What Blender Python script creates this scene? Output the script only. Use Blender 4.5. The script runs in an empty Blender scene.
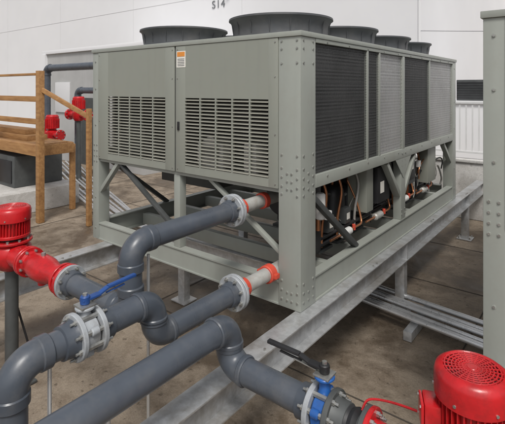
import bpy, bmesh, math, random
from mathutils import Vector, Matrix
random.seed(7)
scene=bpy.context.scene
R=math.radians

# ------------------------------------------------------------------ materials
def mat(name,col,rough=0.5,metal=0.0,var=0.12,scale=3.0,bump=0.0,bscale=60.0,streak=0.0,dirt=None,dirtamt=0.0,dscale=1.5,spec=0.5):
    m=bpy.data.materials.new(name); m.use_nodes=True
    nt=m.node_tree; N=nt.nodes; L=nt.links
    b=N['Principled BSDF']; b.inputs['Roughness'].default_value=rough; b.inputs['Metallic'].default_value=metal
    b.inputs['Specular IOR Level'].default_value=spec
    tc=N.new('ShaderNodeTexCoord')
    n=N.new('ShaderNodeTexNoise'); n.inputs['Scale'].default_value=scale; n.inputs['Detail'].default_value=4; n.inputs['Roughness'].default_value=0.65
    L.new(tc.outputs['Object'],n.inputs['Vector'])
    r=N.new('ShaderNodeValToRGB'); e=r.color_ramp.elements
    e[0].position=0.3; e[1].position=0.7
    e[0].color=(*[c*(1-var) for c in col],1); e[1].color=(*[min(1,c*(1+var)) for c in col],1)
    L.new(n.outputs['Fac'],r.inputs['Fac'])
    out=r.outputs['Color']
    if streak>0:
        mp=N.new('ShaderNodeMapping'); mp.inputs['Scale'].default_value=(14,14,0.9)
        L.new(tc.outputs['Object'],mp.inputs['Vector'])
        n2=N.new('ShaderNodeTexNoise'); n2.inputs['Scale'].default_value=1.0; n2.inputs['Detail'].default_value=3
        L.new(mp.outputs[0],n2.inputs['Vector'])
        r2=N.new('ShaderNodeValToRGB'); r2.color_ramp.elements[0].position=0.5; r2.color_ramp.elements[1].position=0.75
        r2.color_ramp.elements[0].color=(0,0,0,1); r2.color_ramp.elements[1].color=(streak,)*3+(1,)
        L.new(n2.outputs['Fac'],r2.inputs['Fac'])
        mx=N.new('ShaderNodeMix'); mx.data_type='RGBA'
        L.new(r2.outputs['Color'],mx.inputs['Factor']); L.new(out,mx.inputs['A'])
        mx.inputs['B'].default_value=(*[c*0.55 for c in col],1)
        out=mx.outputs['Result']
    if dirt:
        n3=N.new('ShaderNodeTexNoise'); n3.inputs['Scale'].default_value=dscale; n3.inputs['Detail'].default_value=6; n3.inputs['Roughness'].default_value=0.7
        L.new(tc.outputs['Object'],n3.inputs['Vector'])
        r3=N.new('ShaderNodeValToRGB'); r3.color_ramp.elements[0].position=0.48; r3.color_ramp.elements[1].position=0.68
        r3.color_ramp.elements[0].color=(0,0,0,1); r3.color_ramp.elements[1].color=(dirtamt,)*3+(1,)
        L.new(n3.outputs['Fac'],r3.inputs['Fac'])
        mx=N.new('ShaderNodeMix'); mx.data_type='RGBA'
        L.new(r3.outputs['Color'],mx.inputs['Factor']); L.new(out,mx.inputs['A']); mx.inputs['B'].default_value=(*dirt,1)
        out=mx.outputs['Result']
    L.new(out,b.inputs['Base Color'])
    rr=N.new('ShaderNodeMapRange'); rr.inputs['To Min'].default_value=max(0.05,rough-0.1); rr.inputs['To Max'].default_value=min(1,rough+0.12)
    L.new(n.outputs['Fac'],rr.inputs['Value']); L.new(rr.outputs[0],b.inputs['Roughness'])
    if bump>0:
        nb=N.new('ShaderNodeTexNoise'); nb.inputs['Scale'].default_value=bscale; nb.inputs['Detail'].default_value=2
        L.new(tc.outputs['Object'],nb.inputs['Vector'])
        bp=N.new('ShaderNodeBump'); bp.inputs['Strength'].default_value=bump; bp.inputs['Distance'].default_value=0.01
        L.new(nb.outputs['Fac'],bp.inputs['Height']); L.new(bp.outputs[0],b.inputs['Normal'])
    return m

M_paint=mat('chiller_paint',(0.275,0.288,0.252),0.40,0,0.05,2.0,0.03,60,streak=0.10,dirt=(0.2,0.18,0.14),dirtamt=0.18,dscale=2)
M_paint2=mat('chiller_post_paint',(0.318,0.336,0.305),0.40,0,0.05,2.5,0.03,60,streak=0.12,dirt=(0.2,0.18,0.15),dirtamt=0.25,dscale=2.5)
M_slat=mat('louver_slat_paint',(0.27,0.265,0.225),0.5,0,0.1,5)
M_fan=mat('fan_shroud_plastic',(0.06,0.064,0.07),0.5,0,0.15,5,dirt=(0.15,0.14,0.13),dirtamt=0.3,dscale=3)
M_black=mat('black_rubber',(0.018,0.018,0.02),0.5,0,0.3,6)
M_dark=mat('dark_interior',(0.03,0.03,0.032),0.8,0,0.3,4)
M_dgrey=mat('dark_grey_steel',(0.08,0.085,0.085),0.5,0.2,0.2,6)
M_galv=mat('galvanised_steel',(0.54,0.55,0.56),0.38,0.55,0.2,14,0.03,120,dirt=(0.24,0.20,0.15),dirtamt=0.6,dscale=2.5)
M_galv2=mat('galvanised_conduit',(0.72,0.73,0.74),0.28,0.7,0.12,10,dirt=(0.3,0.28,0.25),dirtamt=0.3,dscale=5)
M_pvc=mat('grey_pvc_pipe',(0.076,0.088,0.108),0.28,0,0.10,5,0.02,30,dirt=(0.17,0.165,0.16),dirtamt=0.30,dscale=4)
M_pvcf=mat('grey_pvc_fitting',(0.064,0.075,0.093),0.31,0,0.10,7,0.03,50,dirt=(0.17,0.165,0.16),dirtamt=0.32,dscale=6)
M_flange=mat('light_grey_flange',(0.36,0.38,0.40),0.45,0.1,0.12,12,dirt=(0.17,0.15,0.13),dirtamt=0.5,dscale=10)
M_bolt=mat('zinc_bolt',(0.45,0.45,0.43),0.35,0.8,0.2,30)
M_red=mat('red_pump_paint',(0.50,0.012,0.016),0.28,0,0.14,8,0.05,70,dirt=(0.14,0.012,0.012),dirtamt=0.55,dscale=7)
M_orange=mat('red_grooved_coupling',(0.56,0.07,0.04),0.5,0,0.15,12)
M_stub=mat('grey_steel_stub',(0.44,0.44,0.42),0.45,0.2,0.12,8,dirt=(0.26,0.19,0.13),dirtamt=0.4,dscale=9)
M_blue=mat('blue_valve_paint',(0.02,0.11,0.38),0.35,0,0.12,10,dirt=(0.03,0.05,0.12),dirtamt=0.4,dscale=12)
M_dblue=mat('dark_blue_handle',(0.02,0.07,0.25),0.4,0,0.12,10)
M_white=mat('white_enamel',(0.72,0.72,0.70),0.4,0,0.05,5)
M_rail=mat('white_railing_paint',(0.76,0.76,0.76),0.45,0,0.05,5)
M_wall=mat('white_cladding',(0.77,0.77,0.785),0.6,0,0.025,0.5)
M_wallj=mat('cladding_joint',(0.62,0.62,0.63),0.7,0,0.025,0.5)
M_wall2=mat('pale_render_wall',(0.80,0.80,0.81),0.7,0,0.03,0.4)
M_greywall=mat('grey_wall',(0.42,0.42,0.415),0.7,0,0.10,1.0,streak=0.15)
M_copper=mat('copper_pipe',(0.50,0.22,0.11),0.35,0.8,0.2,10)
M_label=mat('label_paper',(0.78,0.76,0.7),0.6,0,0.04,8)
M_labelo=mat('label_orange',(0.75,0.28,0.05),0.6,0,0.05,8)
M_text=mat('sign_grey_letters',(0.16,0.17,0.18),0.6,0,0.05,8)
M_joint=mat('joint_sealant',(0.06,0.05,0.04),0.9,0,0.2,8)

def concrete(name,base,stain,big=0.55,amt=0.7,wet=True,lo=0.46,hi=0.58):
    m=bpy.data.materials.new(name); m.use_nodes=True
    nt=m.node_tree; N=nt.nodes; L=nt.links; b=N['Principled BSDF']
    tc=N.new('ShaderNodeTexCoord')
    def noise(s,d,ro=0.6,dist=0):
        n=N.new('ShaderNodeTexNoise'); n.inputs['Scale'].default_value=s; n.inputs['Detail'].default_value=d; n.inputs['Roughness'].default_value=ro; n.inputs['Distortion'].default_value=dist
        L.new(tc.outputs['Object'],n.inputs['Vector']); return n
    def ramp(src,p0,p1,c0,c1):
        r=N.new('ShaderNodeValToRGB'); e=r.color_ramp.elements; e[0].position=p0;e[1].position=p1;e[0].color=(*c0,1);e[1].color=(*c1,1)
        L.new(src,r.inputs['Fac']); return r.outputs['Color']
    def mix(f,a,bb,mode='MIX'):
        x=N.new('ShaderNodeMix'); x.data_type='RGBA'; x.blend_type=mode
        if isinstance(f,float): x.inputs['Factor'].default_value=f
        else: L.new(f,x.inputs['Factor'])
        L.new(a,x.inputs['A'])
        if isinstance(bb,tuple): x.inputs['B'].default_value=(*bb,1)
        else: L.new(bb,x.inputs['B'])
        return x.outputs['Result']
    n1=noise(big,6,0.65); n2=noise(4,8,0.75,0.6); n3=noise(90,2)
    c=ramp(n1.outputs['Fac'],0.35,0.68,base,tuple(x*1.4 for x in base))
    f=ramp(n2.outputs['Fac'],0.46,0.66,(0,0,0),(amt*0.85,)*3)
    c=mix(f,c,stain)
    n4=noise(0.9,8,0.66,0.4)
    f=ramp(n4.outputs['Fac'],lo,hi,(0,0,0),(amt,)*3)
    c=mix(f,c,tuple(x*0.65 for x in stain))
    # small dark drips and spots
    v=N.new('ShaderNodeTexNoise'); v.inputs['Scale'].default_value=17; v.inputs['Detail'].default_value=3
    L.new(tc.outputs['Object'],v.inputs['Vector'])
    f=ramp(v.outputs['Fac'],0.64,0.70,(0,0,0),(amt*0.8,)*3)
    c=mix(f,c,tuple(x*0.5 for x in stain))
    g=ramp(n3.outputs['Fac'],0.3,0.7,(0.80,)*3,(1.12,)*3)
    c=mix(1.0,c,g,'MULTIPLY')
    L.new(c,b.inputs['Base Color'])
    rr=N.new('ShaderNodeMapRange'); rr.inputs['From Min'].default_value=0.45; rr.inputs['From Max'].default_value=0.62
    rr.inputs['To Min'].default_value=0.85; rr.inputs['To Max'].default_value=0.35 if wet else 0.75
    L.new(n4.outputs['Fac'],rr.inputs['Value']); L.new(rr.outputs[0],b.inputs['Roughness'])
    bp=N.new('ShaderNodeBump'); bp.inputs['Strength'].default_value=0.25; bp.inputs['Distance'].default_value=0.01
    L.new(n3.outputs['Fac'],bp.inputs['Height']); L.new(bp.outputs[0],b.inputs['Normal'])
    return m
M_floor=concrete('deck_concrete',(0.225,0.183,0.138),(0.105,0.072,0.045),amt=0.75)
M_conc=concrete('parapet_concrete',(0.48,0.47,0.455),(0.33,0.30,0.26),1.0,0.4,False)

def wood(name,c0,c1):
    m=bpy.data.materials.new(name); m.use_nodes=True
    nt=m.node_tree; N=nt.nodes; L=nt.links; b=N['Principled BSDF']; b.inputs['Roughness'].default_value=0.6
    tc=N.new('ShaderNodeTexCoord'); mp=N.new('ShaderNodeMapping'); mp.inputs['Scale'].default_value=(2,14,14)
    n=N.new('ShaderNodeTexNoise'); n.inputs['Scale'].default_value=1.5; n.inputs['Detail'].default_value=5; n.inputs['Distortion'].default_value=0.5
    r=N.new('ShaderNodeValToRGB'); r.color_ramp.elements[0].position=0.3; r.color_ramp.elements[1].position=0.7
    r.color_ramp.elements[0].color=(*c0,1); r.color_ramp.elements[1].color=(*c1,1)
    L.new(tc.outputs['Object'],mp.inputs[0]); L.new(mp.outputs[0],n.inputs['Vector']); L.new(n.outputs['Fac'],r.inputs[0]); L.new(r.outputs[0],b.inputs['Base Color'])
    return m
M_wood=wood('stained_timber',(0.26,0.125,0.045),(0.42,0.23,0.09))

def coilmat(name,ca,cb,freq):
    m=bpy.data.materials.new(name); m.use_nodes=True
    nt=m.node_tree; N=nt.nodes; L=nt.links; b=N['Principled BSDF']; b.inputs['Roughness'].default_value=0.5; b.inputs['Metallic'].default_value=0.3
    tc=N.new('ShaderNodeTexCoord')
    w=N.new('ShaderNodeTexWave'); w.wave_type='BANDS'; w.bands_direction='Z'; w.inputs['Scale'].default_value=freq; w.inputs['Distortion'].default_value=0.0
    L.new(tc.outputs['Object'],w.inputs['Vector'])
    n=N.new('ShaderNodeTexNoise'); n.inputs['Scale'].default_value=2.2; n.inputs['Detail'].default_value=5
    L.new(tc.outputs['Object'],n.inputs['Vector'])
    a=N.new('ShaderNodeMath'); a.operation='MULTIPLY_ADD'; a.inputs[1].default_value=0.45
    L.new(w.outputs['Fac'],a.inputs[0])
    s=N.new('ShaderNodeMath'); s.operation='MULTIPLY'; s.inputs[1].default_value=0.8; L.new(n.outputs['Fac'],s.inputs[0]); L.new(s.outputs[0],a.inputs[2])
    r=N.new('ShaderNodeValToRGB'); r.color_ramp.elements[0].position=0.2; r.color_ramp.elements[1].position=0.9
    r.color_ramp.elements[0].color=(*ca,1); r.color_ramp.elements[1].color=(*cb,1)
    L.new(a.outputs[0],r.inputs[0]); L.new(r.outputs[0],b.inputs['Base Color'])
    return m
M_coil=coilmat('dark_condenser_coil',(0.03,0.03,0.032),(0.13,0.128,0.13),10)
M_coilL=coilmat('silver_condenser_coil',(0.30,0.30,0.31),(0.52,0.52,0.53),10)

# ------------------------------------------------------------------ mesh builder
class O:
    def __init__(s,name,parent=None):
        s.name=name; s.bm=bmesh.new(); s.mats=[]; s.parent=parent
    def mi(s,m):
        if m not in s.mats: s.mats.append(m)
        return s.mats.index(m)
    def geo(s,verts,faces,m):
        i=s.mi(m); vs=[s.bm.verts.new(v) for v in verts]
        for f in faces:
            try:
                fc=s.bm.faces.new([vs[k] for k in f]); fc.material_index=i
            except ValueError: pass
    def box(s,a,b,m,bev=0.0,mtx=None):
        a=Vector(a); b=Vector(b)
        lo=Vector([min(a[i],b[i]) for i in range(3)]); hi=Vector([max(a[i],b[i]) for i in range(3)])
        c=(lo+hi)/2; d=hi-lo
        if bev<=0:
            vs=[Vector((x,y,z)) for x in (lo.x,hi.x) for y in (lo.y,hi.y) for z in (lo.z,hi.z)]
            fs=[(0,1,3,2),(4,6,7,5),(0,4,5,1),(2,3,7,6),(0,2,6,4),(1,5,7,3)]
        else:
            t=bmesh.new(); bmesh.ops.create_cube(t,size=1)
            for v in t.verts: v.co=Vector((v.co.x*d.x,v.co.y*d.y,v.co.z*d.z))+c
            bmesh.ops.bevel(t,geom=t.edges[:],offset=min(bev,min(d)*0.4),segments=2,affect='EDGES',profile=0.6)
            t.verts.index_update()
            vs=[v.co.copy() for v in t.verts]; fs=[[v.index for v in f.verts] for f in t.faces]; t.free()
        if mtx: vs=[mtx@v for v in vs]
        s.geo(vs,fs,m)
    def bar(s,p0,p1,w,h,m,up=(0,0,1),bev=0.003):
        p0=Vector(p0);p1=Vector(p1); d=(p1-p0); l=d.length; d.normalize(); up=Vector(up)
        sd=d.cross(up)
        if sd.length<1e-4: sd=d.cross(Vector((1,0,0)))
        sd.normalize(); u=sd.cross(d)
        mt=Matrix((( sd.x,d.x,u.x,p0.x),(sd.y,d.y,u.y,p0.y),(sd.z,d.z,u.z,p0.z),(0,0,0,1)))
        s.box((-w/2,0,-h/2),(w/2,l,h/2),m,bev,mt)
    def sweep(s,pts,rad,m,seg=20,caps=True):
        pts=[Vector(p) for p in pts]; n=len(pts)
        T=[]
        for i in range(n):
            a=pts[max(0,i-1)]; b=pts[min(n-1,i+1)]; T.append((b-a).normalized())
        u=Vector((0,0,1)) if abs(T[0].z)<0.9 else Vector((1,0,0))
        u=(u-T[0]*u.dot(T[0])).normalized()
        vs=[];fs=[]
        for i in range(n):
            if i>0:
                q=T[i-1].rotation_difference(T[i]); u=q@u; u=(u-T[i]*u.dot(T[i])).normalized()
            w=T[i].cross(u); r=rad[i] if isinstance(rad,(list,tuple)) else rad
            for k in range(seg):
                an=2*math.pi*k/seg; vs.append(pts[i]+(u*math.cos(an)+w*math.sin(an))*r)
        for i in range(n-1):
            for k in range(seg):
                k2=(k+1)%seg; fs.append((i*seg+k,i*seg+k2,(i+1)*seg+k2,(i+1)*seg+k))
        if caps: fs.append(tuple(range(seg))[::-1]); fs.append(tuple((n-1)*seg+k for k in range(seg)))
        s.geo(vs,fs,m)
    def cyl(s,p0,p1,r,m,seg=24,bev=0.0):
        p0=Vector(p0);p1=Vector(p1)
        if bev>0:
            d=(p1-p0).normalized()
            s.sweep([p0,p0+d*bev*0.01,p0+d*bev,p1-d*bev,p1-d*bev*0.01,p1],[r-bev,r-bev,r,r,r-bev,r-bev],m,seg)
        else: s.sweep([p0,p1],r,m,seg)
    def lathe(s,prof,c,m,seg=32,axis='Z',closed=False):
        vs=[];fs=[]; n=len(prof); c=Vector(c)
        for (r,z) in prof:
            for k in range(seg):
                a=2*math.pi*k/seg; x=r*math.cos(a);y=r*math.sin(a)
                if axis=='Z': v=Vector((x,y,z))
                elif axis=='X': v=Vector((z,x,y))
                else: v=Vector((y,z,x))
                vs.append(c+v)
        for i in range(n-1 if not closed else n):
            j=(i+1)%n
            for k in range(seg):
                k2=(k+1)%seg; fs.append((i*seg+k,i*seg+k2,j*seg+k2,j*seg+k))
        s.geo(vs,fs,m)
    def torus(s,c,axis,Rr,r,m,seg=32,ts=8):
        prof=[(Rr+r*math.cos(2*math.pi*k/ts),r*math.sin(2*math.pi*k/ts)) for k in range(ts)]
        s.lathe(prof,c,m,seg,axis,True)
    def done(s):
        me=bpy.data.meshes.new(s.name)
        bmesh.ops.recalc_face_normals(s.bm,faces=s.bm.faces[:])
        for f in s.bm.faces: f.smooth=True
        s.bm.to_mesh(me); s.bm.free()
        for m in s.mats: me.materials.append(m)
        me.set_sharp_from_angle(angle=R(38))
        o=bpy.data.objects.new(s.name,me); scene.collection.objects.link(o)
        if s.parent: o.parent=s.parent
        return o
def empty(name,loc=(0,0,0)):
    e=bpy.data.objects.new(name,None); e.location=loc; scene.collection.objects.link(e); return e
def spline(pts,k=6):
    out=[]
    for j in range(len(pts)-1):
        a=Vector(pts[max(j-1,0)]);b0=Vector(pts[j]);c0=Vector(pts[j+1]);d0=Vector(pts[min(j+2,len(pts)-1)])
        for t in range(k):
            u=t/k; out.append(0.5*((2*b0)+(c0-a)*u+(2*a-5*b0+4*c0-d0)*u*u+(3*b0-a-3*c0+d0)*u**3))
    out.append(Vector(pts[-1])); return out

def route(o,pts,r,m,mf,RR=0.1,fit=1.16,sock=0.055):
    """pvc pipe with socketed elbows"""
    pts=[Vector(p) for p in pts]; prev=pts[0]
    for i in range(1,len(pts)-1):
        p=pts[i]; a=(pts[i-1]-p).normalized(); b=(pts[i+1]-p).normalized()
        th=a.angle(b); t=RR/math.tan(th/2)
        s0=p+a*t; s1=p+b*t
        cdir=(a+b).normalized(); cen=p+cdir*(RR/math.sin(th/2))
        o.cyl(prev,s0,r,m,28)
        v0=s0-cen; v1=s1-cen; ang=v0.angle(v1); ax=v0.cross(v1).normalized(); arc=[]
        for k in range(15):
            arc.append(cen+Matrix.Rotation(ang*k/14,3,ax)@v0)
        o.sweep(arc,r*1.08,mf,28,False)
        for (q,d) in ((s0,a),(s1,b)):
            o.sweep([q-d*0.004,q+d*0.0,q+d*0.006,q+d*(sock-0.006),q+d*sock,q+d*(sock+0.0005)],[r*1.08,r*1.08,r*fit,r*fit,r*fit-0.005,r*0.99],mf,28,False)
        prev=s1
    o.cyl(prev,pts[-1],r,m,28)

def flange(o,c,ax,r,th,m,n=8,boltr=0.011):
    c=Vector(c); ax=Vector(ax).normalized()
    o.cyl(c-ax*th/2,c+ax*th/2,r,m,36,0.004)
    u=ax.orthogonal().normalized(); w=ax.cross(u)
    for k in range(n):
        a=2*math.pi*(k+0.5)/n; q=c+(u*math.cos(a)+w*math.sin(a))*(r-0.024)
        o.cyl(q-ax*(th/2+0.013),q+ax*(th/2+0.013),boltr,M_bolt,6)
        o.cyl(q-ax*(th/2+0.024),q+ax*(th/2+0.024),boltr*0.5,M_bolt,8)
def pair(o,c,ax,r,m1,m2,gap=0.006,th=0.024,hub=0.07,hm1=None,hm2=None):
    c=Vector(c); ax=Vector(ax).normalized()
    o.cyl(c-ax*(gap/2+th),c-ax*gap/2,r,m1,36,0.004); o.cyl(c+ax*gap/2,c+ax*(gap/2+th),r,m2,36,0.004)
    o.cyl(c-ax*gap/2,c+ax*gap/2,r*0.82,M_black,28)
    o.sweep([c-ax*(gap/2+th+0.05),c-ax*(gap/2+th+0.045),c-ax*(gap/2+th)],[hub,hub*1.1,hub*1.22],hm1 or m1,28)
    o.sweep([c+ax*(gap/2+th+0.05),c+ax*(gap/2+th+0.045),c+ax*(gap/2+th)],[hub,hub*1.1,hub*1.22],hm2 or m2,28)
    u=ax.orthogonal().normalized(); w=ax.cross(u); T=gap/2+th
    for k in range(8):
        a=2*math.pi*(k+0.5)/8; q=c+(u*math.cos(a)+w*math.sin(a))*(r-0.022)
        o.cyl(q-ax*(T+0.012),q+ax*(T+0.012),0.0125,M_bolt,6)
        o.cyl(q-ax*(T+0.026),q+ax*(T+0.026),0.006,M_bolt,8)

# ------------------------------------------------------------------ chiller
ZB,ZT=0.74,2.84
W,Ln=2.73,4.42
def build_chiller():
    e=empty('air_cooled_chiller')
    f=O('frame',e)
    P=M_paint2
    f.box((-0.20,0,ZB),(0,0.22,ZT-0.04),P,0.006)
    f.box((-0.14,Ln-0.18,ZB),(0,Ln,ZT-0.04),P,0.006)
    f.box((-W,0,ZB),(-W+0.11,0.14,ZT-0.04),P,0.006)
    f.box((-W,Ln-0.14,ZB),(-W+0.11,Ln,ZT-0.04),P,0.006)
    f.box((-W-0.012,-0.012,ZT-0.04),(0.012,Ln+0.012,ZT),P,0.005)
    for x0,sg in ((0,-1),(-W,1)):
        y0,y1=(0.22,Ln-0.18) if sg<0 else (0.14,Ln-0.14)
        f.box((x0+sg*0.015,y0,ZB+0.012),(x0+sg*0.03,y1,ZB+0.19),P)
        f.box((x0+sg*0.002,y0,ZB),(x0+sg*0.09,y1,ZB+0.012),P)
        f.box((x0+sg*0.002,y0,ZB+0.19),(x0+sg*0.09,y1,ZB+0.202),P)
    for y0,sg,hh in ((0.0,1,0.17),(Ln,-1,0.17)):
        f.box((-W+0.11,y0+sg*0.012,ZB+0.012),(-0.20,y0+sg*0.026,ZB+hh),P)
        f.box((-W+0.11,y0+sg*0.002,ZB),(-0.20,y0+sg*0.09,ZB+0.012),P)
        f.box((-W+0.11,y0+sg*0.002,ZB+hh),(-0.20,y0+sg*0.09,ZB+hh+0.012),P)
    for y in (0.62,1.15,1.7,2.2,2.75,3.3,3.85):
        f.box((-W+0.09,y,ZB+0.02),(-0.09,y+0.07,ZB+0.15),P,0.003)
    for x0,x1 in ((-0.08,0.004),(-W-0.004,-W+0.08)):
        ya=0.22 if x1>-1 else 0.14
        f.box((x0,ya,1.63),(x1,Ln-0.18 if x1>-1 else Ln-0.14,1.73),P,0.004)
        f.box((x0,ya,2.765),(x1,Ln-0.18 if x1>-1 else Ln-0.14,ZT-0.041),P,0.004)
    f.box((-W+0.11,0.02,1.60),(-0.20,0.08,1.635),P,0.003)
    for xs in (-0.05,-W+0.05):
        sg=1 if xs>-1 else -1
        for yy in (2.17,):
            f.box((xs-0.045,yy-0.07,ZB+0.203),(xs+0.045,yy+0.07,1.629),P,0.005)
            for d in (-1,1):
                f.bar((xs,yy+d*0.07,1.22),(xs,yy+d*0.44,1.62),0.05,0.08,P,(1,0,0))
                f.geo([(xs+sg*0.047,yy+d*0.0,1.64),(xs+sg*0.047,yy+d*0.26,1.64),(xs+sg*0.047,yy+d*0.0,1.40),
                       (xs+sg*0.051,yy+d*0.0,1.64),(xs+sg*0.051,yy+d*0.26,1.64),(xs+sg*0.051,yy+d*0.0,1.40)],
                      [(0,1,2),(3,5,4),(0,3,4,1),(1,4,5,2),(2,5,3,0)],P)
        f.bar((xs,0.2,1.58),(xs,1.04,ZB+0.2),0.045,0.055,M_dgrey,(1,0,0))
        f.bar((xs,Ln-0.15,1.3),(xs,Ln-0.55,1.62),0.045,0.06,P,(1,0,0))
    f.box((-1.41,0.02,ZB+0.183),(-1.33,0.10,1.60),P,0.004)
    f.bar((-W+0.1,0.05,1.27),(-W+0.42,0.05,1.61),0.04,0.055,P,(0,1,0))
    f.bar((-W+0.42,0.06,1.61),(-1.40,0.06,1.05),0.03,0.05,M_dgrey,(0,1,0))
    f.bar((-0.98,0.07,1.60),(-0.22,0.07,1.12),0.03,0.045,P,(0,1,0))
    f.box((-1.41,Ln-0.10,ZB+0.183),(-1.33,Ln-0.02,1.60),P,0.004)
    f.bar((-W+0.1,Ln-0.05,1.05),(-1.40,Ln-0.05,1.6),0.04,0.05,P,(0,1,0))
    f.box((-W+0.12,0.16,1.645),(-0.09,Ln-0.2,1.66),M_dgrey)
    f.done()
    b=O('frame_bolts',e)
    def bolt(p,ax,m=None): 
        p=Vector(p);ax=Vector(ax); b.cyl(p,p+ax*0.007,0.0075,m or M_bolt,6); b.cyl(p,p+ax*0.002,0.0115,P,12)
    for z in (2.77,2.71,2.60,1.90,1.80,1.73,1.66,1.60,0.94,0.87,0.80):
        for x in (-0.03,-0.17): bolt((x,0,z),(0,-1,0))
        bolt((0,0.04,z),(1,0,0)); bolt((0,0.18,z),(1,0,0))
    for z in (1.76,1.70,1.64,0.86,0.80):
        for x in (-0.08,-0.12): bolt((x,0,z),(0,-1,0))
        bolt((0,0.11,z),(1,0,0))
    for z in (2.7,2.4,2.0,1.2,0.86): bolt((-W+0.055,0,z),(0,-1,0))
    for z in (1.78,1.72,1.66,1.60): 
        for x in (0.03,0.08): bolt((-W+x,0,z),(0,-1,0))
    for yy in (2.12,2.22):
        for z in (1.68,1.60,1.54,1.46,1.05,1.0): bolt((0.0055,yy,z) if z>1.63 else (-0.004,yy,z),(1,0,0))
    for z in (2.7,2.2,1.8,1.2,0.9): bolt((0,Ln-0.09,z),(1,0,0))
    for y in [0.4+0.4*i for i in range(10)]:
        bolt((0.004,y,1.70),(1,0,0)); bolt((0.004,y,2.782),(1,0,0))
    b.done()
    p=O('louvered_end_panels',e)
    def panel(xa,xb,la,lb,cols):
        z0,z1=1.635,ZT-0.042; l0,l1=1.705,2.32; y0,y1=-0.006,0.014
        p.box((xa,y0,z0),(la,y1,z1),M_paint,0.003); p.box((lb,y0,z0),(xb,y1,z1),M_paint,0.003)
        p.box((la-0.003,y0+0.0005,l1),(lb+0.003,y1,z1-0.0005),M_paint,0.0); p.box((la-0.003,y0+0.0005,z0+0.0005),(lb+0.003,y1,l0),M_paint,0.0)
        wd=(lb-la)/cols
        for c in range(1,cols): p.box((la+c*wd-0.009,y0+0.001,l0),(la+c*wd+0.009,y1,l1),M_paint)
        n=20; pz=(l1-l0)/n
        for c in range(cols):
            xa2=la+c*wd+(0.009 if c else 0); xb2=la+(c+1)*wd-(0.009 if c<cols-1 else 0)
            for i in range(n):
                z=l0+(i+0.5)*pz
                p.geo([(xa2,-0.011,z-0.009),(xb2,-0.011,z-0.009),(xb2,0.012,z+0.005),(xa2,0.012,z+0.005),
                       (xa2,-0.009,z-0.011),(xb2,-0.009,z-0.011),(xb2,0.014,z+0.003),(xa2,0.014,z+0.003)],
                      [(0,1,2,3),(4,7,6,5),(0,4,5,1),(3,2,6,7)],M_slat)
        for z in (z0+0.03,2.5,z1-0.03,2.05):
            for x in (xa+0.025,xb-0.025): p.cyl((x,y0,z),(x,y0-0.005,z),0.006,M_bolt,8)
    panel(-W+0.112,-1.378,-2.43,-1.505,5)
    panel(-1.358,-0.202,-1.23,-0.293,5)
    p.box((-1.376,0.004,1.64),(-1.360,0.02,ZT-0.045),M_dark)
    p.box((-W+0.12,0.24,1.67),(-0.21,0.25,ZT-0.06),M_dark)
    # housings seen behind the louvres
    p.box((-1.12,0.03,1.71),(-0.80,0.2,1.93),M_white,0.03); p.box((-0.58,0.03,1.71),(-0.44,0.2,1.96),M_white,0.03)
    p.cyl((-0.95,0.03,1.86),(-0.95,0.2,1.86),0.12,M_white,24)
    p.cyl((-2.1,0.1,1.95),(-2.1,0.2,1.95),0.16,M_dgrey,24)
    p.box((-1.33,-0.016,2.02),(-1.305,-0.006,2.10),M_black,0.003)
    p.box((-1.345,-0.008,2.60),(-1.225,-0.0065,2.75),M_label); p.box((-1.335,-0.0098,2.70),(-1.235,-0.0085,2.742),M_labelo)
    for i in range(5): p.box((-1.33,-0.0098,2.615+i*0.015),(-1.24,-0.0085,2.620+i*0.015),M_text)
    p.box((-W+0.112,Ln-0.014,1.635),(-0.142,Ln+0.004,ZT-0.042),M_paint,0.003)
    p.done()
    c=O('condenser_coils',e)
    ys=[0.22,1.20,1.49,2.17,3.13,Ln-0.18]; mt=[M_coil,M_coil,M_coilL,M_coil,M_coilL]
    for side in (0,1):
        xw=-0.012 if side==0 else -W+0.012
        for i in range(5):
            a,bb=ys[i]+0.012,ys[i+1]-0.012
            x=-0.05 if side==0 else -W+0.05
            c.box((x-0.02,a,1.73),(x+0.02,bb,2.765),mt[i])
            light=mt[i] is M_coilL
            wm=M_stub if light else M_dgrey
            st=0.04 if light else 0.025
            y=a+0.02
            while y<bb-0.01:
                c.box((xw-0.001,y-0.0010,1.735),(xw+0.001,y+0.0010,2.76),wm); y+=st
            z=1.75
            while z<2.76:
                c.box((xw+0.0012,a,z-0.0012),(xw+0.0036,bb,z+0.0012),wm); z+=st
        for i in (1,2,3,4):
            wdt=0.03 if i==3 else 0.014
            x0,x1=(-0.06,0.003) if side==0 else (-W-0.003,-W+0.06)
            c.box((x0,ys[i]-wdt,1.731),(x1,ys[i]+wdt,2.764),M_paint2,0.003)
    c.done()
    fn=O('condenser_fans',e)
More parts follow.
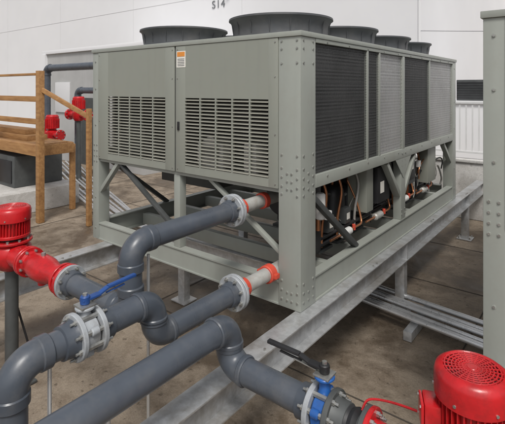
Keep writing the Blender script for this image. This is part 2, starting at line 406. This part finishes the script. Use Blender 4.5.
    for x in (-0.69,-2.04):
        for y in (0.74,1.82,2.90,3.86):
            r=0.49 if y<3.5 else 0.47
            prof=[(r-0.02,ZT),(r-0.02,ZT+0.03),(r-0.035,ZT+0.06),(r-0.03,ZT+0.14),(r-0.005,ZT+0.195),(r+0.012,ZT+0.205),(r+0.010,ZT+0.222),(r-0.015,ZT+0.22),(r-0.05,ZT+0.14),(r-0.06,ZT+0.01)]
            fn.lathe(prof,(x,y,0),M_fan,56)
            for k in range(16):
                a=2*math.pi*k/16
                fn.bar((x+math.cos(a)*(r-0.036),y+math.sin(a)*(r-0.036),ZT+0.065),(x+math.cos(a)*(r-0.016),y+math.sin(a)*(r-0.016),ZT+0.19),0.006,0.010,M_fan,(math.cos(a),math.sin(a),0),0)
            fn.cyl((x,y,ZT+0.001),(x,y,ZT+0.006),r-0.07,M_dark,40)
            fn.cyl((x,y,ZT+0.03),(x,y,ZT+0.17),0.09,M_fan,20,0.01)
            for k in range(7):
                a=2*math.pi*k/7; mt2=Matrix.Translation((x,y,ZT+0.10))@Matrix.Rotation(a,4,'Z')@Matrix.Rotation(R(25),4,'X')
                fn.box((0.08,-0.06,-0.003),(r-0.08,0.06,0.003),M_fan,0.001,mt2)
            for q in (0.1,0.17,0.24,0.31,0.38): fn.torus((x,y,ZT+0.205),'Z',q,0.003,M_dgrey,36,6)
            for k in range(8):
                a=math.pi*k/8; d=Vector((math.cos(a),math.sin(a),0))*(r-0.01); cc=Vector((x,y,ZT+0.209)); fn.bar(cc-d,cc+d,0.005,0.005,M_dgrey,(0,0,1),0)
    fn.done()
    k=O('compressors_and_piping',e)
    def comp(x,y,z0,r=0.12,h=0.42,m=M_black):
        k.lathe([(0.0,0),(r*0.8,0),(r,0.04),(r,0.12),(r*1.03,0.125),(r*1.03,0.14),(r,0.145),(r,h-0.1),(r*0.9,h-0.04),(r*0.6,h-0.005),(0.0,h)],(x,y,z0),m,26)
        k.box((x+r*0.6,y-0.06,z0+0.15),(x+r+0.05,y+0.06,z0+0.30),M_dgrey,0.01)
        k.box((x+r+0.051,y-0.03,z0+0.19),(x+r+0.053,y+0.03,z0+0.25),M_label)
        k.box((x-r,y-r,z0-0.03),(x+r,y+r,z0-0.002),M_dgrey,0.004)
        k.sweep(spline([(x,y,z0+h-0.03),(x,y,z0+h+0.06),(x-0.05,y+0.03,z0+h+0.11),(x-0.2,y+0.05,z0+h+0.12)]),0.016,M_copper,10)
    for (x,y,h) in ((-0.34,0.78,0.46),(-0.34,1.12,0.50),(-0.36,1.50,0.44),(-0.36,2.62,0.44),(-0.34,3.0,0.46),(-0.36,3.4,0.44),(-0.9,1.2,0.45),(-0.9,3.0,0.45)):
        comp(x,y,0.96,0.125,h)
    k.cyl((-0.62,0.62,1.38),(-0.62,3.9,1.38),0.17,M_black,30,0.02)
    k.box((-0.50,0.42,0.98),(-0.16,0.60,1.60),M_black,0.03)
    k.box((-0.30,1.38,1.16),(-0.09,1.54,1.60),M_paint,0.008); k.box((-0.22,1.64,1.2),(-0.08,1.96,1.58),M_black,0.01)
    k.box((-0.0795,1.70,1.30),(-0.078,1.80,1.42),M_label)
    k.box((-0.25,2.5,1.25),(-0.07,2.78,1.6),M_dgrey,0.008); k.box((-0.20,3.25,1.15),(-0.06,3.6,1.60),M_paint,0.008)
    k.box((-0.0695,2.53,1.30),(-0.066,2.75,1.56),M_black,0.002); k.box((-0.0655,2.60,1.42),(-0.064,2.70,1.50),M_label)
    k.cyl((-0.12,0.50,1.30),(-0.12,0.50,1.52),0.045,M_white,20,0.012)
    k.cyl((-0.14,0.50,1.20),(-0.14,0.50,1.30),0.02,M_copper,12)
    k.box((-0.18,0.62,1.26),(-0.10,0.68,1.34),M_white,0.01)
    k.box((-0.12,2.95,1.40),(-0.08,3.03,1.48),M_white,0.005)
    # filter driers, sight glasses and valves along the front of the circuit
    for (y,z,m) in ((1.0,1.06,M_white),(1.75,1.05,M_stub),(2.55,1.07,M_white),(3.3,1.05,M_stub)):
        k.cyl((-0.13,y-0.09,z),(-0.13,y+0.09,z),0.036,m,20,0.012)
        k.cyl((-0.13,y-0.3,z),(-0.13,y+0.3,z),0.011,M_copper,10)
        k.cyl((-0.13,y+0.17,z-0.02),(-0.13,y+0.17,z+0.035),0.018,M_orange,12,0.003)
        k.sweep(spline([(-0.13,y+0.3,z),(-0.14,y+0.36,z+0.03),(-0.2,y+0.38,z+0.2),(-0.3,y+0.38,z+0.4)]),0.011,M_copper,10)
    for y in (0.66,0.95,1.32,2.36,2.86,3.2):
        k.sweep(spline([(-0.20,y,1.0),(-0.19,y,1.2),(-0.17,y+0.04,1.45),(-0.22,y+0.02,1.62)]),0.013,M_copper if y!=1.32 else M_stub,10)
    rnd=random.Random(3)
    for i in range(34):
        y=0.5+rnd.random()*3.3; x=-0.10-rnd.random()*0.25; z=0.98+rnd.random()*0.3
        l=0.2+rnd.random()*0.45
        pts=[(x,y,z),(x,y+0.02,z+0.15),(x+0.02,y+l*0.5,z+0.15+rnd.random()*0.2),(x,y+l,z+0.1),(x-0.03,y+l+0.05,z-0.02)]
        k.sweep(spline(pts,5),rnd.choice((0.005,0.007,0.010,0.014)),rnd.choice((M_black,M_black,M_copper,M_dgrey,M_stub,M_white)),8)
    for z,y0,y1 in ((1.02,0.35,3.9),(1.08,0.4,2.0),(1.56,0.9,3.9)):
        k.cyl((-0.2,y0,z),(-0.2,y1,z),0.02,M_black,12)
    k.cyl((-0.28,0.5,1.05),(-0.28,4.0,1.05),0.035,M_black,14)
    k.box((-2.45,0.75,1.30),(-1.55,1.05,1.62),M_dgrey,0.01)
    for i in range(4): k.cyl((-2.5,1.3+0.12*i,1.5-0.05*i),(-0.7,1.3+0.12*i,1.5-0.05*i),0.02+0.004*i,(M_black,M_copper,M_dgrey,M_black)[i],12)
    k.done()
    return e
ch=build_chiller()
e2=bpy.data.objects.new('air_cooled_chiller.001',None); scene.collection.objects.link(e2)
for c in list(ch.children):
    d=bpy.data.objects.new(c.name+'.001',c.data); scene.collection.objects.link(d); d.parent=e2
e2.location=(1.235+W,-0.06,0)

# ------------------------------------------------------------------ steel support beams
def ibeam(name,xc,y0,y1,zt=ZB,h=0.20,w=0.15,legs=()):
    o=O(name)
    z1=zt-0.002
    o.box((xc-w/2,y0,z1-0.012),(xc+w/2,y1,z1),M_galv,0.002)
    o.box((xc-w/2,y0,z1-h),(xc+w/2,y1,z1-h+0.012),M_galv,0.002)
    o.box((xc-0.005,y0,z1-h+0.012),(xc+0.005,y1,z1-0.012),M_galv)
    for y in legs:
        o.box((xc-0.05,y-0.05,0.016),(xc+0.05,y+0.05,z1-h),M_galv,0.004)
        o.box((xc-0.11,y-0.11,0.002),(xc+0.11,y+0.11,0.016),M_galv,0.003)
        for dx in (-0.08,0.08):
            for dy in (-0.08,0.08): o.cyl((xc+dx,y+dy,0.016),(xc+dx,y+dy,0.045),0.012,M_bolt,6)
        o.box((xc-w/2+0.005,y-0.006,z1-h+0.012),(xc+w/2-0.005,y+0.006,z1-0.012),M_galv)
    for y in (-2.2,-0.5,1.2,3.0,4.8):
        for dy in (-0.04,0.04): 
            o.cyl((xc+w/2-0.03,y+dy,z1),(xc+w/2-0.03,y+dy,z1+0.012),0.010,M_bolt,6)
    o.done()
ibeam('steel_support_beam',0.025,-3.6,6.07,legs=(-2.9,2.02,4.9))
ibeam('steel_support_beam.001',-2.44,-3.6,6.07,legs=(-2.6,2.3,4.9))
ibeam('steel_support_beam.002',1.31,-1.9,6.07,legs=(2.0,4.9))
o=O('steel_cross_beam')
for y in (0.68,3.6):
    o.box((-2.36,y-0.06,0.72),(-0.055,y+0.06,0.732),M_galv); o.box((-2.36,y-0.06,0.56),(-0.055,y+0.06,0.572),M_galv); o.box((-2.36,y-0.005,0.572),(-0.055,y+0.005,0.72),M_galv)
    o.box((-2.03,y-0.045,0.016),(-1.93,y+0.045,0.56),M_galv,0.004); o.box((-2.09,y-0.1,0.002),(-1.87,y+0.1,0.016),M_galv,0.003)
o.done()

# ------------------------------------------------------------------ pipework
r=0.067
o=O('chilled_water_pipe')
xa,za=-0.45,1.48
route(o,[(xa,-0.30,za),(xa,-1.18,za),(xa,-1.18,1.07),(-1.10,-1.18,1.07)],r,M_pvc,M_pvcf,0.11)
pair(o,(xa,-0.25,za),(0,1,0),0.122,M_flange,M_flange,hub=0.07,hm1=M_pvcf,hm2=M_orange)
o.cyl((xa,-0.18,za),(xa,0.5,za),0.052,M_stub,24)
o.cyl((xa,-0.19,za),(xa,-0.13,za),0.066,M_orange,24,0.006); o.cyl((xa,0.10,za),(xa,0.16,za),0.066,M_orange,24,0.006)
pair(o,(-1.14,-1.18,1.07),(-1,0,0),0.115,M_flange,M_red,hub=0.07,hm1=M_pvcf,hm2=M_red)
o.done()
o=O('chilled_water_pipe.001')
xb,zb,zu=-0.25,0.99,1.20
route(o,[(xb,-0.50,zb),(xb,-1.17,zb),(xb,-1.17,zu),(xb,-1.50,zu)],r,M_pvc,M_pvcf,0.095,sock=0.03)
route(o,[(xb,-1.66,zu),(xb,-1.95,zu),(xb,-1.95,0.55),(xb,-3.0,0.55)],r,M_pvc,M_pvcf,0.11)
pair(o,(xb,-0.47,zb),(0,1,0),0.122,M_flange,M_flange,hub=0.07,hm1=M_pvcf,hm2=M_flange)
o.cyl((xb,-0.40,zb),(xb,-0.345,zb),0.066,M_orange,24,0.006)
o.cyl((xb,-0.39,zb),(xb,0.5,zb),0.052,M_stub,24)
o.cyl((xb,-0.10,zb),(xb,-0.03,zb),0.068,M_orange,24,0.006)
for sgn in (-1,1): o.box((xb+sgn*0.062,-0.09,zb-0.018),(xb+sgn*0.092,-0.04,zb+0.018),M_orange,0.006)
o.done()
o=O('chilled_water_pipe.002')
xc,zc1,zc2,yc=0.17,1.13,0.92,-1.0
route(o,[(xc,-4.2,zc1),(xc,yc,zc1),(xc,yc,zc2),(0.66,yc,zc2)],r,M_pvc,M_pvcf,0.098,sock=0.03)
o.done()

def butterfly(name,c,ax,mbody,mhandle,hdir,hlen,gap=0.085,flm1=None,flm2=None,neck=0.17):
    o=O(name); c=Vector(c); ax=Vector(ax); flm1=flm1 or M_flange; flm2=flm2 or M_flange
    for sg,fm in ((-1,flm1),(1,flm2)):
        q=c+ax*sg*(gap/2+0.013)
        o.cyl(q-ax*0.013,q+ax*0.013,0.113,fm,36,0.004)
        s0=q+ax*sg*0.013
        o.sweep([s0,s0+ax*sg*0.02,s0+ax*sg*0.06,s0+ax*sg*0.064],[0.09,0.082,0.079,0.068],fm if fm is not M_flange else M_pvcf,28)
    o.cyl(c-ax*(gap/2-0.004),c+ax*(gap/2-0.004),0.088,mbody,32,0.008)
    o.cyl(c-ax*(gap/2),c+ax*(gap/2),0.078,M_black,32)
    u=ax.orthogonal().normalized(); w=ax.cross(u)
    for k in range(8):
        a=2*math.pi*(k+0.5)/8; d=(u*math.cos(a)+w*math.sin(a)); q=c+d*0.093; T=gap/2+0.026
        o.cyl(q-ax*(T+0.012),q+ax*(T+0.012),0.0125,M_bolt,6); o.cyl(q-ax*(T+0.03),q+ax*(T+0.03),0.0065,M_bolt,8)
        if k%2==0: o.cyl(q-ax*0.02,q+ax*0.02,0.02,mbody,16,0.004)
    top=c+Vector((0,0,neck))
    o.sweep([c+Vector((0,0,0.08)),c+Vector((0,0,0.10)),c+Vector((0,0,neck-0.03))],[0.036,0.026,0.022],mbody,16)
    o.cyl(top-Vector((0,0,0.035)),top-Vector((0,0,0.022)),0.048,mbody,24,0.003)
    o.box(top+Vector((-0.04,-0.04,-0.022)),top+Vector((0.04,0.04,-0.012)),M_bolt,0.002)
    h=Vector(hdir).normalized()
    o.cyl(top-Vector((0,0,0.012)),top+Vector((0,0,0.028)),0.024,mhandle,16,0.004)
    o.cyl(top+Vector((0,0,0.028)),top+Vector((0,0,0.040)),0.012,M_bolt,6)
    z=Vector((0,0,1))
    p=[top+h*-0.02+z*0.008,top+h*0.08+z*0.01,top+h*0.13+z*0.028,top+h*hlen+z*0.034]
    for a,b,wd,hh in ((p[0],p[1],0.040,0.012),(p[1],p[2],0.030,0.011),(p[2],p[3],0.026,0.016)):
        o.bar(a,b,wd,hh,mhandle,(0,0,1),0.004)
    o.bar(top+h*0.04-z*0.012,top+h*0.16+z*0.0,0.018,0.007,M_bolt,(0,0,1),0.002)
    o.bar(top+h*0.12+z*0.0,top+h*(hlen-0.07)+z*0.008,0.014,0.007,mhandle,(0,0,1),0.002)
    return o
butterfly('butterfly_valve',(-0.25,-1.60,1.20),(0,1,0),M_flange,M_dblue,(0.0,1,0),0.30,neck=0.155).done()
o=butterfly('butterfly_valve.001',(0.755,yc,zc2),(1,0,0),M_blue,M_black,(-1,-0.05,0),0.31,flm2=M_dgrey,gap=0.07,neck=0.19)
o.done()
o=O('pump_connection_pipe')
o.cyl((0.82,yc,zc2),(0.98,yc,zc2),0.062,M_dgrey,28)
o.lathe([(0.062,-0.05),(0.078,-0.03),(0.07,-0.01),(0.078,0.01),(0.062,0.03)],(0.90,yc,zc2),M_black,28,'X')
o.cyl((0.949,yc,zc2),(0.973,yc,zc2),0.105,M_dgrey,32,0.003)
o.sweep(spline([(0.93,yc+0.02,zc2+0.07),(0.95,yc+0.05,zc2+0.11),(1.05,yc+0.06,zc2+0.135),(1.2,yc+0.03,zc2+0.17)]),0.005,M_red,8)
o.done()

def pump(name,c,ztop,reducer,diffuser=False,Rm=0.14):
    x,y,z=c; o=O(name)
    o.lathe([(0,-0.13),(0.07,-0.13),(0.12,-0.10),(0.145,-0.05),(0.15,0.0),(0.145,0.05),(0.12,0.085),(0.10,0.095),(0,0.095)],(x,y,z),M_red,36)
    for s in (-1,1):
        e0=x+s*reducer[s]
        if diffuser and s==1:
            xm=x+0.30
            o.sweep([(x+0.08,y,z),(x+0.15,y,z),(xm-0.06,y,z),(xm-0.03,y,z)],[0.10,0.088,0.072,0.09],M_red,28)
            flange(o,(xm-0.018,y,z),(1,0,0),0.112,0.024,M_red,8,0.012)
            o.cyl((xm-0.006,y,z),(xm+0.004,y,z),0.095,M_black,28)
            flange(o,(xm+0.016,y,z),(1,0,0),0.112,0.024,M_red,8,0.012)
            o.sweep([(xm+0.02,y,z),(xm+0.05,y,z),(xm+0.09,y,z),(xm+0.17,y,z),(xm+0.27,y,z),(xm+0.35,y,z),(xm+0.40,y,z),(e0-0.02,y,z)],[0.09,0.074,0.085,0.098,0.095,0.078,0.068,0.075],M_red,28)
            o.cyl((xm+0.22,y,z+0.08),(xm+0.22,y,z+0.118),0.016,M_bolt,6)
            o.cyl((xm+0.20,y,z-0.08),(xm+0.20,y,z-0.125),0.03,M_red,16,0.004)
        else:
            o.sweep([(x+s*0.08,y,z),(x+s*0.15,y,z),(x+s*(reducer[s]-0.09),y,z),(e0-s*0.02,y,z)],[0.10,0.085,0.062,0.066],M_red,28)
        flange(o,(e0-s*0.012,y,z),(1,0,0),0.108,0.024,M_red,8,0.012)
    o.cyl((x,y,z+0.095),(x,y,z+0.115),0.155,M_red,36,0.004)
    for k in range(10):
        a=2*math.pi*k/10; o.cyl((x+0.135*math.cos(a),y+0.135*math.sin(a),z+0.112),(x+0.135*math.cos(a),y+0.135*math.sin(a),z+0.13),0.011,M_bolt,6)
    o.cyl((x,y,z+0.115),(x,y,z+0.15),0.085,M_black,28)
    zb=z+0.145; cow=ztop-0.10
    o.cyl((x,y,zb-0.005),(x,y,zb+0.02),Rm-0.005,M_red,36,0.004)
    o.cyl((x,y,zb+0.02),(x,y,cow),Rm-0.032,M_red,36)
    for k in range(36):
        a=2*math.pi*k/36; d=Vector((math.cos(a),math.sin(a),0))
        o.bar(Vector((x,y,zb+0.02))+d*(Rm-0.022),Vector((x,y,cow+0.01))+d*(Rm-0.022),0.005,0.028,M_red,d,0)
    o.lathe([(Rm-0.014,cow-0.01),(Rm,cow-0.008),(Rm,ztop-0.035),(Rm-0.006,ztop-0.014),(Rm-0.022,ztop-0.002),(Rm-0.030,ztop),(Rm-0.034,ztop-0.004),(Rm-0.034,ztop-0.03)],(x,y,0),M_red,48)
    o.cyl((x,y,ztop-0.03),(x,y,ztop-0.022),Rm-0.03,M_black,36)
    rr=0.022
    while rr<Rm-0.034:
        o.torus((x,y,ztop-0.003),'Z',rr,0.0033,M_red,36,6); rr+=0.0125
    for k in range(12):
        a=math.pi*k/12; d=Vector((math.cos(a),math.sin(a),0))*(Rm-0.03); cc=Vector((x,y,ztop-0.004)); 
        o.bar(cc-d,cc+d,0.005,0.005,M_red,(0,0,1),0)
    o.cyl((x,y,ztop-0.012),(x,y,ztop+0.002),0.02,M_red,20,0.002)
    for k in range(6):
        a=2*math.pi*k/6+0.3; d=Vector((math.cos(a),math.sin(a),0)); q=Vector((x,y,cow+0.012))+d*Rm; o.cyl(q-d*0.002,q+d*0.004,0.006,M_bolt,6)
    tb=Vector((-0.786,-0.35,0)).normalized()
    mt=Matrix.Translation((x,y,0))@Matrix.Rotation(math.atan2(tb.y,tb.x),4,'Z')
    zt=cow-0.04
    o.box((0.11,-0.05,zt-0.10),(0.175,0.05,zt),M_red,0.012,mt)
    o.box((0.175,-0.046,zt-0.096),(0.186,0.046,zt-0.004),M_red,0.004,mt)
    for yy in (-0.037,0.037):
        for z9 in (zt-0.085,zt-0.015): o.cyl(mt@Vector((0.186,yy,z9)),mt@Vector((0.190,yy,z9)),0.005,M_bolt,8)
    q=mt@Vector((0.145,0.0,zt-0.10)); 
    o.sweep([q,q-Vector((0,0,0.04))],0.014,M_black,10)
    o.sweep(spline([q-Vector((0,0,0.03)),q-Vector((0.01,0,0.1)),q-Vector((0.0,-0.04,0.25)),q-Vector((-0.1,-0.1,0.55)),(x,y+0.2,0.01)]),0.009,M_black,8)
    o.cyl((x,y,0.02),(x,y,z-0.12),0.05,M_dgrey,16); o.box((x-0.14,y-0.14,0.002),(x+0.14,y+0.14,0.02),M_dgrey,0.003)
    o.done()
pump('circulation_pump',(-2.02,-1.18,1.07),1.45,{1:0.82,-1:0.35},True,0.145)
pump('circulation_pump.001',(1.38,yc,zc2),1.365,{1:0.35,-1:0.41},False,0.135)

o=O('pipe_support_stand')
for (x,y,z) in ((-0.45,-1.05,1.38),(0.17,-1.75,1.05),(-0.25,-1.78,1.12)):
    o.cyl((x,y,0.01),(x,y,z),0.010,M_galv2,10); o.box((x-0.05,y-0.05,0.002),(x+0.05,y+0.05,0.01),M_galv)
o.done()
o=O('metal_conduit')
for i in range(3): o.cyl((-1.5,-1.9+i*0.06,0.5),(-0.35,-2.02+i*0.06,0.5),0.014,M_galv2,12)
for x in (-1.4,-0.5): o.box((x-0.02,-2.1,0.46),(x+0.02,-1.7,0.484),M_galv); 
for x in (-1.4,-0.5): o.box((x-0.015,-1.95,0.002),(x+0.015,-1.92,0.459),M_galv)
o.done()

# ------------------------------------------------------------------ conduit bundle on deck
o=O('metal_conduit_bundle')
for i in range(8):
    yy=1.70+i*0.066; zz=0.118+(0.0 if i%3 else 0.03)
    pts=[(-11,yy+1.9+0.07*i,zz+0.08),(-8.5,yy+1.05+0.05*i,zz+0.04),(-6,yy+0.28+0.03*i,zz),(-5.2,yy+0.1+0.01*i,zz),(-0.6,yy,zz),(2.6,yy-0.45+0.01*i,zz)]
    o.sweep(pts,0.024,M_galv2,12)
for x,y in ((-10,3.3),(-7.5,2.5),(-5.0,1.95),(-2.5,1.9),(0.3,1.72),(1.5,1.6)):
    o.box((x-0.04,y-0.3,0.002),(x+0.04,y+0.45,0.09),M_galv,0.003)
o.done()

# ------------------------------------------------------------------ ground / deck
o=O('ground')
o.geo([(-300,-300,-0.004),(300,-300,-0.004),(300,300,-0.004),(-300,300,-0.004)],[(0,1,2,3)],M_floor); o.done()
o=O('concrete_deck_joints')
def strip(a,b,wd=0.014):
    a=Vector(a);b=Vector(b);d=(b-a).normalized();n=Vector((-d.y,d.x,0))*wd/2
    o.geo([a+n,a-n,b-n,b+n],[(0,1,2,3)],M_joint)
for y in (-3.2,-1.4,0.4,2.9,4.4): strip((-14,y,0.0),(8,y,0.0))
for x in (-8,-6,-4.1,-2.2,-0.4,0.75,2.4,4.2): strip((x,-6,0.0015),(x,6.1,0.0015))
o.done()

# ------------------------------------------------------------------ parapet, railing
YP=6.08
o=O('parapet_wall')
o.box((-9.0,YP,0.002),(9,YP+0.22,1.04),M_conc,0.01); o.box((-9.02,YP-0.03,1.041),(9.02,YP+0.25,1.09),M_conc,0.008)
o.done()
o=O('guard_railing')
x=-3.0
o.bar((-3,YP+0.11,2.14),(6,YP+0.11,2.14),0.05,0.05,M_rail); o.bar((-3,YP+0.11,1.22),(6,YP+0.11,1.22),0.04,0.04,M_rail)
while x<6:
    o.box((x-0.012,YP+0.098,1.24),(x+0.012,YP+0.122,2.118),M_rail); x+=0.11
for x in (-3,-1.8,-0.6,0.6,1.8,3.0,4.2,5.4): o.box((x-0.028,YP+0.08,1.091),(x+0.028,YP+0.14,2.17),M_rail,0.004)
o.done()
# ------------------------------------------------------------------ buildings
e=empty('white_clad_building')
o=O('walls',e)
XC=-2.0; YW=9.0
o.box((-60,YW,0),(XC,YW+18,13),M_wall)
o.done()
o=O('panel_seams',e)
for z in (5.75,8.6): o.box((-60,YW-0.008,z),(XC+0.01,YW-0.003,z+0.015),M_wallj)
x=-56
while x<XC-0.5:
    o.box((x,YW-0.006,0.1),(x+0.010,YW-0.002,13),M_wallj); x+=6.0
o.box((XC-0.02,YW-0.03,0),(XC+0.03,YW+0.02,13),M_wall2)
o.box((-60,YW-0.05,13),(XC+0.05,YW+18,13.15),M_wall2)
for (x,z) in ((-8.6,5.75),(-6.2,5.7)):
    o.box((x,YW-0.18,z),(x+0.14,YW-0.013,z+0.12),M_wall2,0.02)
o.done()
cu=bpy.data.curves.new('sign_text','FONT'); cu.body='S14'; cu.size=0.40; cu.extrude=0.004; cu.space_character=1.15
t=bpy.data.objects.new('wall_sign',cu); scene.collection.objects.link(t)
t.rotation_euler=(R(90),0,0); t.location=(-9.4,YW-0.02,5.29); t.data.materials.append(M_text); t.parent=e

e=empty('pale_tower_building')
o=O('walls',e); o.box((-14,26,0),(30,40,16),M_wall2)
for z in (4,8,12): o.box((-14,25.98,z),(30,25.995,z+0.03),M_wallj)
o.done()
e=empty('white_outbuilding')
o=O('walls',e); o.box((-1.6,9.0,0),(9,12.0,2.02),M_wall2); o.box((-1.65,8.95,2.02),(9.05,12.05,2.09),M_wall,0.01); o.done()
o=O('rooftop_vent_unit')
o.box((-1.2,9.4,2.09),(1.5,10.2,2.62),M_dgrey,0.02)
for i in range(7): o.box((-1.18,9.385,2.14+i*0.065),(1.48,9.399,2.17+i*0.065),M_black)
o.done()
o=O('overhead_cable'); 
o.sweep([(-2.0+i*0.5,9.0,3.9-0.28*math.sin(math.pi*i/20)) for i in range(21)],0.006,M_dgrey,6); o.done()

e=empty('plant_room')
o=O('walls',e); o.box((-13.7,5.0,0),(-8.2,8.5,3.58),M_greywall); o.box((-13.78,4.93,3.58),(-8.13,8.57,3.70),M_wall,0.01)
o.box((-13.78,4.9,0),(-13.5,4.998,3.58),M_wall)
o.box((-11.3,4.97,0),(-10.3,4.998,2.1),M_dgrey); o.box((-12.9,4.95,1.6),(-12.0,4.998,2.6),M_wallj,0.01); o.done()

o=O('chilled_water_pipe.003')
route(o,[(-10.8,3.6,0.1),(-10.8,3.6,2.98),(-7.6,3.6,2.98)],0.10,M_pvc,M_pvcf,0.16)
route(o,[(-9.0,3.5,0.1),(-9.0,3.5,2.35),(-7.4,3.5,2.35)],0.08,M_pvc,M_pvcf,0.14)
o.done()
def bgpump(name,x,y,z,k9=0.85):
    o=O(name)
    s9=lambda L:[(a*k9,b*k9) for a,b in L]
    o.lathe(s9([(0,-0.2),(0.13,-0.2),(0.2,-0.1),(0.2,0.08),(0.12,0.14),(0.12,0.18),(0.19,0.19),(0.19,0.55),(0.15,0.6),(0,0.6)]),(x,y,z),M_red,28)
    for k in range(20):
        a=2*math.pi*k/20; d=Vector((math.cos(a),math.sin(a),0)); o.bar(Vector((x,y,z+0.19*k9))+d*0.19*k9,Vector((x,y,z+0.48*k9))+d*0.19*k9,0.01,0.03,M_red,d,0)
    o.cyl((x-0.4,y,z),(x+0.4,y,z),0.08,M_red,20)
    for s in (-0.4,0.4): flange(o,(x+s,y,z),(1,0,0),0.14,0.04,M_red,8,0.016)
    o.cyl((x,y,0),(x,y,z-0.15),0.06,M_dgrey,16); o.done()
bgpump('circulation_pump.002',-9.55,3.1,1.20)
bgpump('circulation_pump.003',-8.45,3.2,1.75,0.75)

# ------------------------------------------------------------------ timber platform with handrail
o=O('wooden_platform')
x0,x1,y0,y1,zd=-10.5,-6.45,1.20,1.85,1.35
for i in range(int((x1-x0)/0.145)):
    o.box((x0+i*0.145,y0,zd-0.04),(x0+i*0.145+0.138,y1,zd),M_wood,0.004)
for y in (y0-0.045,y1+0.005): o.box((x0,y,zd-0.20),(x1,y+0.04,zd+0.005),M_wood,0.004)
o.box((x1,y0-0.045,zd-0.20),(x1+0.04,y1+0.045,zd-0.002),M_wood,0.004)
for x in (x0,-8.3): o.box((x,y0-0.14,0.002),(x+0.09,y0-0.05,2.64),M_wood,0.006)
o.box((-6.22,y0-0.15,0.002),(-6.11,y0-0.04,2.72),M_wood,0.006)
for x in (x0,-8.3,-6.6): o.box((x,y1+0.05,0.002),(x+0.09,y1+0.14,zd-0.05),M_wood,0.006)
o.box((x0-0.1,y0-0.17,2.64),(-6.22,y0-0.03,2.68),M_wood,0.004)
for z in (2.16,1.75): o.box((x0,y0-0.11,z),(-6.22,y0-0.07,z+0.10),M_wood,0.004)
o.box((-10.4,1.4,zd+0.002),(-7.3,1.82,zd+0.10),M_wood,0.003); o.box((-10.4,1.5,zd+0.104),(-7.6,1.82,zd+0.20),M_wood,0.003)
o.bar((-6.12,y0-0.08,2.38),(-5.30,y0+0.34,1.90),0.05,0.075,M_wood)
o.box((-5.34,y0+0.30,0.002),(-5.265,y0+0.375,2.05),M_wood,0.005)
o.done()
o=O('concrete_plinth')
o.box((-12,0.2,0.002),(-6.9,2.3,0.42),M_conc,0.015); o.done()
o=O('platform_shade_box')  # dark box added to stand in for shade and clutter under the platform
o.box((-9.4,1.2,0.422),(-7.4,2.2,1.05),M_dgrey,0.02); o.box((-9.2,1.18,0.5),(-8.6,1.199,1.0),M_greywall,0.005); o.box((-8.1,1.18,0.5),(-7.5,1.199,0.95),M_black,0.005); o.done()

# ------------------------------------------------------------------ light
w=bpy.data.worlds.new('World'); scene.world=w; w.use_nodes=True
N=w.node_tree.nodes; L=w.node_tree.links; bg=N['Background']
sky=N.new('ShaderNodeTexSky'); sky.sky_type='NISHITA'; sky.sun_disc=False
EL,ROT=R(55),R(140)
sky.sun_elevation=EL; sky.sun_rotation=ROT; sky.air_density=1.0; sky.dust_density=3.0
hs=N.new('ShaderNodeHueSaturation'); hs.inputs['Saturation'].default_value=0.22
L.new(sky.outputs[0],hs.inputs['Color']); L.new(hs.outputs[0],bg.inputs['Color']); bg.inputs['Strength'].default_value=0.135
sd=bpy.data.lights.new('sun','SUN'); sd.energy=2.1; sd.angle=R(16); sd.color=(1,0.965,0.91)
so=bpy.data.objects.new('sun',sd); scene.collection.objects.link(so)
dirv=Vector((math.sin(ROT)*math.cos(EL),math.cos(ROT)*math.cos(EL),math.sin(EL)))
so.rotation_euler=dirv.to_track_quat('Z','Y').to_euler()

# ------------------------------------------------------------------ camera
cd=bpy.data.cameras.new('camera'); cd.sensor_width=36; cd.lens=31.8; cd.shift_y=-0.2455; cd.clip_start=0.05; cd.clip_end=1000
co=bpy.data.objects.new('camera',cd); scene.collection.objects.link(co)
co.location=(1.766,-2.822,2.41); co.rotation_euler=(R(90),0,R(38.2)); scene.camera=co
scene.view_settings.view_transform='Standard'; scene.view_settings.look='None'; scene.view_settings.exposure=0
